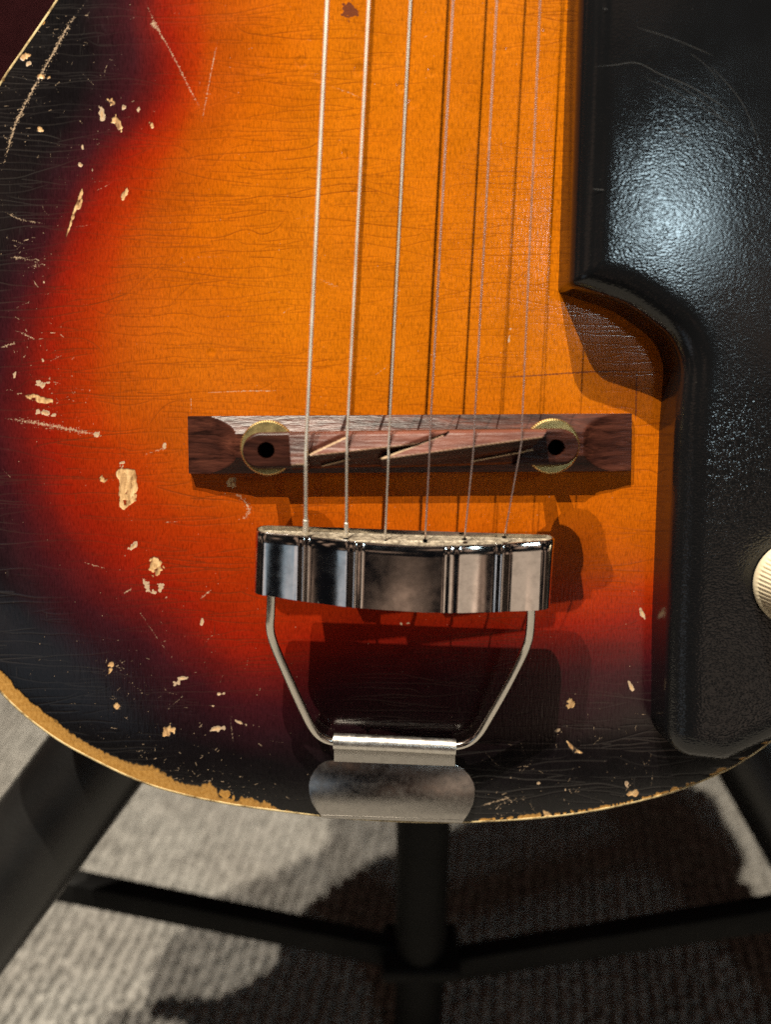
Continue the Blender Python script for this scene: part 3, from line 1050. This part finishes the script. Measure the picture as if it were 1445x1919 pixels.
def metal(name, col, rough, nz_scale=90, rvar=0.12, bumpy=0.0, smudge=0.0):
    k = NT(name)
    v = k.coords()
    k.set(Metallic=1.0)
    n1 = k.noise(v, nz_scale, 5, 0.65)
    k.l(k.ramp(n1, [(0.35, rough), (0.7, rough + rvar)]), k.b.inputs['Roughness'])
    if smudge:
        k.l(k.mix(k.ramp(k.noise(v, nz_scale * 1.7, 4, 0.7), [(0.45, 0.0), (0.7, smudge)]), col, tuple(x * 0.45 for x in col)), k.b.inputs['Base Color'])
    else:
        k.b.inputs['Base Color'].default_value = (*col, 1)
    if bumpy:
        k.l(k.bump(k.noise(v, 70, 3), bumpy, 0.001), k.b.inputs['Normal'])
    return k.m
M_chrome = metal('chrome', (0.78, 0.76, 0.72), 0.06, 200, 0.10, 0.04, 0.45)
M_rod = metal('nickel_rod', (0.70, 0.66, 0.60), 0.13, 300, 0.10)
M_hinge = metal('worn_hinge', (0.74, 0.71, 0.66), 0.30, 400, 0.14, 0.0, 0.3)
M_plate = metal('worn_nickel_plate', (0.45, 0.43, 0.405), 0.18, 320, 0.16, 0.03, 0.25)
M_brass = metal('tarnished_brass', (0.58, 0.46, 0.20), 0.36, 300, 0.2, 0.0, 0.5)
M_steel = metal('plain_steel', (0.72, 0.58, 0.54), 0.38)
M_wound = metal('wound_nickel', (0.97, 0.92, 0.82), 0.48)

# ------------------------------------------------------------------ bridge
bridge = gempty('bridge')
bridge['label'] = 'dark rosewood bridge on brass thumbwheels'
def lerp(a, b, t):
    return a + (b - a) * t
def bridge_base():
    A, B, Cc, D = (L(*p, 0.002) for p in ((352, 780), (1184, 775), (1182, 882), (354, 887)))
    ns, nt = 260, 48
    P = np.zeros((ns, nt, 3))
    for i in range(ns):
        s = i / (ns - 1)
        for j in range(nt):
            t = j / (nt - 1)
            q = lerp(lerp(A, B, s), lerp(D, Cc, s), t)
            wid = abs(t - 0.5) * 2
            side = 0.0034 + 0.0040 * min(1, (1 - wid) / 0.60)
            e = min(s, 1 - s) * 832                         # pixels from the end
            x = np.clip(e / 96.0, 0, 1)
            endz = 0.0026 + 0.0010 * x + 0.0048 * (1 - math.sqrt(max(0, 1 - x ** 2.2))) if e < 96 else 1
            P[i, j] = q
            P[i, j, 2] = min(side, endz)
    return solid_grid('bridge_base', P, 0.00005)
new_obj('bridge_base', bridge_base(), M_rose, bridge, sharp=25)

WH = [(502, 839), (1034, 836)]
for (x, y) in WH:
    c = L(x, y, 0.0170)
    c[2] = 0
    r = 51.5 * S * (D0 - 0.0170) / D0
    wme = lathe_mesh('thumbwheel', [(r * 0.90, 0.0158), (r, 0.0162), (r, 0.0180), (r * 0.93, 0.0185), (r * 0.3, 0.0185)], c, 264, 0.028, 66, (1, 2))
    new_obj('thumbwheel', wme, M_brass, bridge, sharp=40)
    new_obj('post', tube_mesh('post', [c + np.array([0, 0, 0.006]), c + np.array([0, 0, 0.0188])], 0.0021, 16), M_brass, bridge)

def crest(x, y):
    if x < 581 + max(0, 850 - y) * 2.15:
        return 869 - (x - 545) * 0.05
    if x < 714 + max(0, 856 - y) * 2.6:
        return 852 - (x - 581) * 0.110
    return 858 - (x - 717) * 0.137
def saddle():
    ns, nt = 460, 64
    P = np.zeros((ns, nt, 3))
    pale = np.zeros((ns, nt))
    facet = np.zeros((ns, nt))
    cuts = [((579, 850), (650, 817)), ((712, 857), (828, 813)), ((886, 864), (1000, 842)), ((604, 872), (655, 858))]
    x0, x1 = 452.0, 1088.0
    for i in range(ns):
        x = x0 + (x1 - x0) * (0.5 - 0.5 * math.cos(math.pi * i / (ns - 1)) if False else i / (ns - 1))
        e = min(x - x0, x1 - x)
        hw = 34.0
        if e < hw:
            hw = math.sqrt(max(1.0, 34.0 ** 2 - (34.0 - e) ** 2))
        yc = 846 - (x - x0) * 8 / 636
        for j in range(nt):
            t = j / (nt - 1)
            y = yc - hw + 2 * hw * t
            blockl = 545 + (y - 846) * 0.12
            blockr = 992 + (y - 838) * -0.75 + (6 if y < 838 else 0)
            z = 0.0236
            if blockl < x < blockr:
                d = (y - crest(x, y)) * S
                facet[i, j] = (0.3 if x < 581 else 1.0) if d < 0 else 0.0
                z = 0.0295 - (0.40 * -d if d < 0 else 1.25 * d)
                z = max(z, 0.0198)
            # rounded shoulders
            ed = min(t, 1 - t) * 2 * hw
            if ed < 6:
                z -= 0.0007 * (1 - ed / 6) ** 2
            for hx, hy in ((497, 845), (1045, 840)):
                if math.hypot(x - hx, y - hy) < 15.5:
                    z = 0.0194
            for (ax_, ay_), (bx_, by_) in cuts:
                if ax_ - 2 < x < bx_ + 2:
                    yl = ay_ + (by_ - ay_) * (x - ax_) / (bx_ - ax_)
                    q = y - yl
                    if 0 <= q < 3.2:
                        pale[i, j] = max(pale[i, j], 0.9)
                    elif -9 < q < 0 and blockl < x < blockr:
                        z -= 0.0008 * (1 + q / 9)
            if blockl < x < blockr and abs(y - crest(x, y)) < 1.6:
                pale[i, j] = max(pale[i, j], 0.35)  # worn crest edge, its bright highlight painted in
            P[i, j] = L(x, y, 0.0250)
            P[i, j, 2] = z
    me = solid_grid('saddle', P, 0.01862)
    at = me.attributes.new('pale', 'FLOAT', 'POINT')
    at.data.foreach_set('value', np.concatenate([pale.ravel(), np.zeros(ns * nt)]).astype(np.float32))
    at = me.attributes.new('facet', 'FLOAT', 'POINT')
    at.data.foreach_set('value', np.concatenate([facet.ravel(), np.zeros(ns * nt)]).astype(np.float32))
    return me
sad = new_obj('saddle', saddle(), M_rose_saddle, bridge, sharp=28)
k = NT('hole_shade')  # flat black that stands in for the shade inside holes
k.set(Base_Color=(0.002, 0.002, 0.002, 1), Roughness=1.0, Specular_IOR_Level=0.0)
M_hole_shade = k.m
for hx, hy in ((497, 845), (1045, 840)):
    c = L(hx, hy, 0.0215)
    c[2] = 0
    new_obj('post_hole_shade', lathe_mesh('post_hole_shade', [(0.0025, 0.0190), (0.0025, 0.0198), (0.0001, 0.0198)], c, 24), M_hole_shade, bridge)  # black disc in the pit, painting the dark of the post hole

# ------------------------------------------------------------------ tailpiece
tail = gempty('tailpiece')
tail['label'] = 'chrome trapeze tailpiece with folded string box and hinge plate'
FOLD = [(569, 11, 0.0006), (666, 16, 0.0008), (849, 15, -0.0007), (944, 16, 0.0008)]
def box_front():
    xs = set([500.0, 1012.0])
    for f, hw, _ in FOLD:
        xs.update(f + hw * q / 5 for q in range(-5, 6))
    ks = [500] + [f for f, _, _ in FOLD] + [1012]
    for a_, b_ in zip(ks, ks[1:]):
        xs.update(np.linspace(a_ + 19, b_ - 19, 6).tolist())
    top, bot = [], []
    for x in sorted(xs):
        t = (x - 500) / 512
        z = 0.0268 + 0.0030 * (1 - (2 * t - 1) ** 2)
        for a_, b_ in zip(ks, ks[1:]):
            if a_ <= x <= b_:
                z -= 0.0009 * (1 - (2 * (x - a_) / (b_ - a_) - 1) ** 2) * (1 if b_ - a_ > 90 else 0.4)
        for f, hw, am in FOLD:
            if abs(x - f) < hw:
                z += am * (0.5 + 0.5 * math.cos(math.pi * (x - f) / hw))
        yt = np.interp(x, [500, 568, 656, 720, 800, 858, 933, 1012], [999, 1005, 1014, 1020, 1024, 1023, 1020, 1014])
        yb = np.interp(x, [500, 568, 656, 720, 800, 858, 933, 1012], [1116, 1127, 1138, 1143, 1148, 1149, 1147, 1144])
        top.append((x, yt, z))
        bot.append((x - 4 * t - 2, yb, z - 0.0015))
    return top, bot
TF, BF = box_front()
def box_mesh():
    zb = 0.0188
    top, bot = [], []
    for (x, y, z), (x2, y2, _) in zip(TF, BF):
        top.append(L(x, y, z))
        bot.append(L(x2, y2, z - 0.0015))
    def end(p, q, n, back_y):
        pass
    # right and left rounded ends as half ellipses
    def arc(p_front, p_back, sx, n=9):
        c = (p_front + p_back) / 2
        hz = (p_front - p_back) / 2
        out = []
        for i in range(1, n):
            a = math.pi * i / n
            out.append(c + hz * math.cos(a) + np.array([sx * math.sin(a), 0, 0]))
        return out
    bt = [L(1012, 1001, zb), L(880, 997, zb), L(760, 993, zb), L(640, 988, zb), L(502, 984, zb)]
    bb = [L(1004, 1128, zb), L(875, 1130, zb), L(757, 1128, zb), L(640, 1120, zb), L(498, 1100, zb)]
    T = top + arc(top[-1], bt[0], 0.0043) + bt + arc(bt[-1], top[0], -0.0034)
    Bt = bot + arc(bot[-1], bb[0], 0.0040) + bb + arc(bb[-1], bot[0], -0.0034)
    T, Bt = np.array(T), np.array(Bt)
    n = len(T)
    def inset(Q, w_):
        t = np.roll(Q, -1, 0) - np.roll(Q, 1, 0)
        nn = np.stack([-t[:, 2], np.zeros(n), t[:, 0]], 1)
        nn /= np.linalg.norm(nn, axis=1)[:, None]
        cen = Q.mean(0)
        s = np.sign(((cen - Q) * nn).sum())
        return Q + nn * s * w_
    rows = [Bt, ]
    mids = 6
    for q in range(1, mids):
        m_ = lerp(Bt, T, q / mids)
        rows.append(m_)
    Tt = T.copy()
    rim0 = T - np.array([0, 0.0004, 0])
    rim1 = inset(T, 0.00025)
    rim2 = inset(T, 0.0007)
    rim3 = rim2 - np.array([0, 0.0005, 0])
    deep = rim2 - np.array([0, 0.0030, 0])
    rows += [rim0, rim1, rim2 + 0, rim3, deep]
    V = np.concatenate(rows)
    Fc = []
    for j in range(len(rows) - 1):
        for i in range(n):
            i2 = (i + 1) % n
            Fc.append((j * n + i, j * n + i2, (j + 1) * n + i2, (j + 1) * n + i))
    Fc.append(tuple(range(n)))
    return mesh('string_box', V, Fc), rim2 - np.array([0, 0.0014, 0])
bme, plate_loop = box_mesh()
new_obj('string_box', bme, M_chrome, tail, sharp=50)
k = NT('rough_brass')
v = k.coords()
k.l(k.ramp(k.noise(v, 700, 4, 0.7), [(0.35, (0.10, 0.08, 0.055)), (0.6, (0.42, 0.36, 0.27)), (0.8, (0.62, 0.56, 0.45))]), k.b.inputs['Base Color'])
k.set(Roughness=0.5, Metallic=0.4)
k.l(k.bump(k.noise(v, 800, 4), 0.6, 0.0006), k.b.inputs['Normal'])
new_obj('anchor_plate', mesh('anchor_plate', plate_loop, [tuple(range(len(plate_loop)))]), k.m, tail, smooth=False)

def rod(pts):
    return tube_mesh('rod', resample(catmull([L(x, y, z) for x, y, z in pts], 8), 0.0008), 0.00135, 16)
new_obj('rod', rod([(508, 1112, .0238), (507, 1150, .0222), (506, 1176, .0208), (513, 1206, .0186), (535, 1258, .0152), (562, 1318, .0112), (582, 1358, .0084), (598, 1378, .0068), (618, 1388, .0060), (640, 1390, .0058)]), M_rod, tail)
new_obj('rod', rod([(996, 1138, .0238), (995, 1165, .0222), (992, 1192, .0204), (983, 1220, .0178), (952, 1282, .0138), (918, 1342, .0096), (898, 1374, .0075), (880, 1390, .0064), (860, 1397, .0060), (838, 1398, .0058)]), M_rod, tail)
hz = tube_mesh('hinge_tube', [L(625, 1389, .0058), L(740, 1394, .0058), L(854, 1400, .0058)], 0.0025, 28)
hinge = new_obj('hinge_tube', hz, M_hinge, tail)

def strap():
    zt, th = -0.0002, 0.0009
    up = [(626, 1404, .0046), (853, 1414, .0046)]
    mid = [(626, 1424, .0010), (853, 1433, .0010)]
    right_ = [(868, 1440), (880, 1452), (888, 1466), (891, 1480), (890, 1494), (886, 1509), (879, 1524), (870, 1537)]
    left_ = [(601, 1528), (592, 1518), (584, 1504), (579, 1488), (578, 1473), (581, 1458), (588, 1445), (598, 1434), (611, 1427)]
    flat = [L(*p, zt) for p in [(626, 1424), (853, 1433)] + right_ + left_]
    low = [p - np.array([0, 0, th]) for p in flat]
    me1 = prism_mesh('strap_plate', flat, low, 0.00022, 2)
    # neck piece from the hinge and the bent-over end
    def sheet(rows):
        V, Fc = [], []
        for a, b in rows:
            V += [a, b]
        n = len(rows)
        off = len(V)
        V2 = [p - np.array([0, -0.0002, th]) for p in V]
        for i in range(n - 1):
            Fc.append((2 * i, 2 * i + 1, 2 * i + 3, 2 * i + 2))
            Fc.append((off + 2 * i, off + 2 * i + 2, off + 2 * i + 3, off + 2 * i + 1))
            Fc.append((2 * i, 2 * i + 2, off + 2 * i + 2, off + 2 * i))
            Fc.append((2 * i + 1, off + 2 * i + 1, off + 2 * i + 3, 2 * i + 3))
        Fc.append((0, off, off + 1, 1))
        Fc.append((2 * n - 2, 2 * n - 1, off + 2 * n - 1, off + 2 * n - 2))
        return mesh('sheet', V + V2, Fc)
    me2 = sheet([(L(626, 1403, .0042), L(853, 1413, .0042)), (L(626, 1409, .0026), L(853, 1419, .0026)), (L(626, 1418, .0010), L(853, 1428, .0010)), (L(626, 1427, .0001), L(853, 1436, .0001))])
    e0, e1 = L(601, 1528, zt), L(870, 1537, zt)
    rws = [(e0, e1)]
    for q in range(1, 6):
        a = q / 5 * R(80)
        d = np.array([0, -0.0016 * math.sin(a), -0.0016 * (1 - math.cos(a))])
        sh = np.array([0.0012 * q / 5, 0, 0])
        rws.append((e0 + d + sh, e1 + d - sh))
    rws.append((rws[-1][0] + np.array([0.001, -0.0008, -0.014]), rws[-1][1] + np.array([-0.001, -0.0008, -0.014])))
    me3 = sheet(rws)
    return me1, me2, me3
m1, m2, m3 = strap()
sp = new_obj('strap_plate', m1, M_plate, tail, sharp=40)
new_obj('hinge_leaf', m2, M_plate, tail, sharp=40)
new_obj('bent_end', m3, M_plate, sp, sharp=40)

# ------------------------------------------------------------------ strings
STR = [  # top pixel, saddle pixel, tailpiece pixel, radius, wound pitch
    ((614, 0), (573, 866), (573, 1003), 0.00058, 0.00066), ((692, 0), (650, 845), (649, 1007), 0.00044, 0.00050), ((770, 0), (728, 857), (722, 1011), 0.00033, 0.00028),
    ((850, 0), (805, 846), (797, 1010), 0.00026, 0), ((932, 0), (888, 836), (871, 1008), 0.00022, 0), ((1013, 0), (978, 823), (946, 1004), 0.00019, 0)]
for qi, (a, b, c, r, pitch) in enumerate(STR):
    zs = 0.0295 + r * 0.7
    pb, pc, pa = L(*b, zs), L(*c, 0.0246), L(*a, 0.0290)
    pa = pb + (pa - pb) * 1.95
    pc = pc + (pc - pb) * 0.02
    mid = [pb + np.array([0, 0.0022, -0.00003]), pb + np.array([0, 0.0008, 0.0000]), pb + np.array([0, -0.0010, -0.0001])]
    path = np.array([pa, *mid, pc])
    if pitch:
        P = resample(path, pitch / 2)
        rad = [r * 1.03 if i % 2 else r * 0.74 for i in range(len(P))]
        me = tube_mesh('string', P, rad, 8)
    else:
        me = tube_mesh('string', resample(path, 0.004), r, 8)
    so = gobj('string', me, M_wound if pitch else M_steel, sharp=None)
    so['label'] = ['thickest wound bass string', 'second wound string', 'thinnest wound string', 'thickest plain steel string', 'second plain steel string', 'thinnest plain treble string'][qi]
    if qi < 2:
        d = (pb - pc) / np.linalg.norm(pb - pc)
        q0, q1 = pc - d * 0.0006, pc + d * (0.0052 if qi == 0 else 0.0050)
        P = resample(np.array([q0, q1]), 0.0003)
        new_obj('string_wrap', tube_mesh('string_wrap', P, [r * (1.42 if i % 2 else 1.28) for i in range(len(P))], 10), M_wound, so, sharp=None)
    hc = pc + np.array([0, 0.0003, 0])
    ring = tube_mesh('string_hole_shade', [hc - np.array([0, 0.0004, 0]), hc - np.array([0, -0.00005, 0])], 0.0009 if qi < 3 else 0.0007, 16)
    new_obj('string_hole_shade', ring, M_hole_shade, tail)  # black disc on the plate in place of a hole's shade

# ------------------------------------------------------------------ stand
stand = empty('guitar_stand', (0, 0.06, 0))
stand['label'] = 'black metal stand with thick tubular legs and crossbars under the guitar'
stand['category'] = 'stand'
k = NT('black_powder_coat')
v = k.coords()
k.l(k.bump(k.noise(v, 1100, 3), 0.25, 0.0005), k.b.inputs['Normal'])
k.l(k.ramp(k.noise(v, 60, 3), [(0.3, (0.005, 0.005, 0.005)), (0.7, (0.010, 0.0098, 0.0095))]), k.b.inputs['Base Color'])
k.set(Roughness=0.36)
M_blk = k.m
k = NT('matt_black_steel')
v = k.coords()
k.l(k.ramp(k.noise(v, 60, 3), [(0.3, (0.005, 0.005, 0.005)), (0.7, (0.009, 0.0088, 0.0085))]), k.b.inputs['Base Color'])
k.set(Roughness=0.62, Specular_IOR_Level=0.10)
M_dull = k.m
SO = Vector((0, 0.06, 0))
def sobj(name, me, mat=None, **kw):
    o = new_obj(name, me, mat or M_blk, stand, **kw)
    return o
def wl_(p):
    q = world(p) - SO
    return np.array(q)

LEGD = 0.40
def leg(pa, pb, da, db, width):
    A, B = wl_(LD(*pa, da)), wl_(LD(*pb, db))
    d = (B - A)
    d /= np.linalg.norm(d)
    t = (0.0 - A[2]) / d[2]
    foot = A + d * t
    up = A - d * 0.16
    r = width * da / F / 2
    foot = foot - d * (r * 0.2)
    return up, foot, r
uL, fL, rl = leg((178, 1425), (-62, 1744), 0.374, 0.366, 196)
sobj('leg', tube_mesh('leg', resample(np.array([uL, fL + (uL - fL) / np.linalg.norm(uL - fL) * 0.014]), 0.02), rl, 40))
uR, fR, rr_ = leg((1433, 1404), (1536, 1580), 0.45, 0.44, 196)
sobj('leg', tube_mesh('leg', resample(np.array([uR, fR + (uR - fR) / np.linalg.norm(uR - fR) * 0.014]), 0.02), rr_, 40))
for f_, u_ in ((fL, uL), (fR, uR)):
    d = (u_ - f_) / np.linalg.norm(u_ - f_)
    b = f_.copy()
    b[2] = 0.0055
    sobj('rubber_foot', tube_mesh('rubber_foot', [b, b + np.array([0, 0, 0.004]), b + d * 0.03], [rl * 1.12, rl * 1.15, rl * 1.06], 32), sharp=40)
# centre post and hub
hubw = LD(788, 1780, 0.452)
hub = wl_(hubw)
post_r = 47 * 0.452 / F
post_top = np.array([hub[0], hub[1], 0.42])
sobj('post', tube_mesh('post', resample(np.array([np.array([hub[0], hub[1], 0.006]), post_top]), 0.05), post_r, 32), M_dull)
def barbox(name, A, B, hgt, wid, bev=0.0015):
    d = B - A
    d /= np.linalg.norm(d)
    side = np.cross(d, [0, 0, 1])
    side /= np.linalg.norm(side)
    upv = np.cross(side, d)
    top = [A + side * wid / 2 + upv * hgt / 2, A - side * wid / 2 + upv * hgt / 2, B - side * wid / 2 + upv * hgt / 2, B + side * wid / 2 + upv * hgt / 2]
    bot = [p - upv * hgt for p in top]
    return prism_mesh(name, top, bot, bev, 2)
sobj('crossbar', barbox('crossbar', wl_(LD(90, 1652, 0.43)), wl_(LD(740, 1782, 0.455)), 0.0135, 0.010), M_dull, sharp=40)
sobj('crossbar', barbox('crossbar', wl_(LD(1530, 1697, 0.43)), wl_(LD(835, 1808, 0.455)), 0.0150, 0.010), M_dull, sharp=40)
sobj('hub', prism_mesh('hub', [hub + np.array([sx * 0.019, sy * 0.015, 0.003]) for sx, sy in ((-1, -1), (1, -1), (1, 1), (-1, 1))],
                       [hub + np.array([sx * 0.019, sy * 0.015, -0.006]) for sx, sy in ((-1, -1), (1, -1), (1, 1), (-1, 1))], 0.003, 3), M_dull, sharp=40)
# back rest that carries the body, hidden behind it
pt = Vector(post_top) + SO
gl = G.inverted() @ pt
bk = G @ Vector((0.0, gl.y, -0.0483))
sobj('back_rest', barbox('back_rest', np.array(bk - SO) + np.array([-0.09, 0.008, 0]), np.array(bk - SO) + np.array([0.09, 0.008, 0]), 0.03, 0.014))
sobj('rest_arm', barbox('rest_arm', np.array(bk - SO) + np.array([hub[0], 0.010, -0.004]), post_top - np.array([0, 0, 0.01]), 0.016, 0.02))
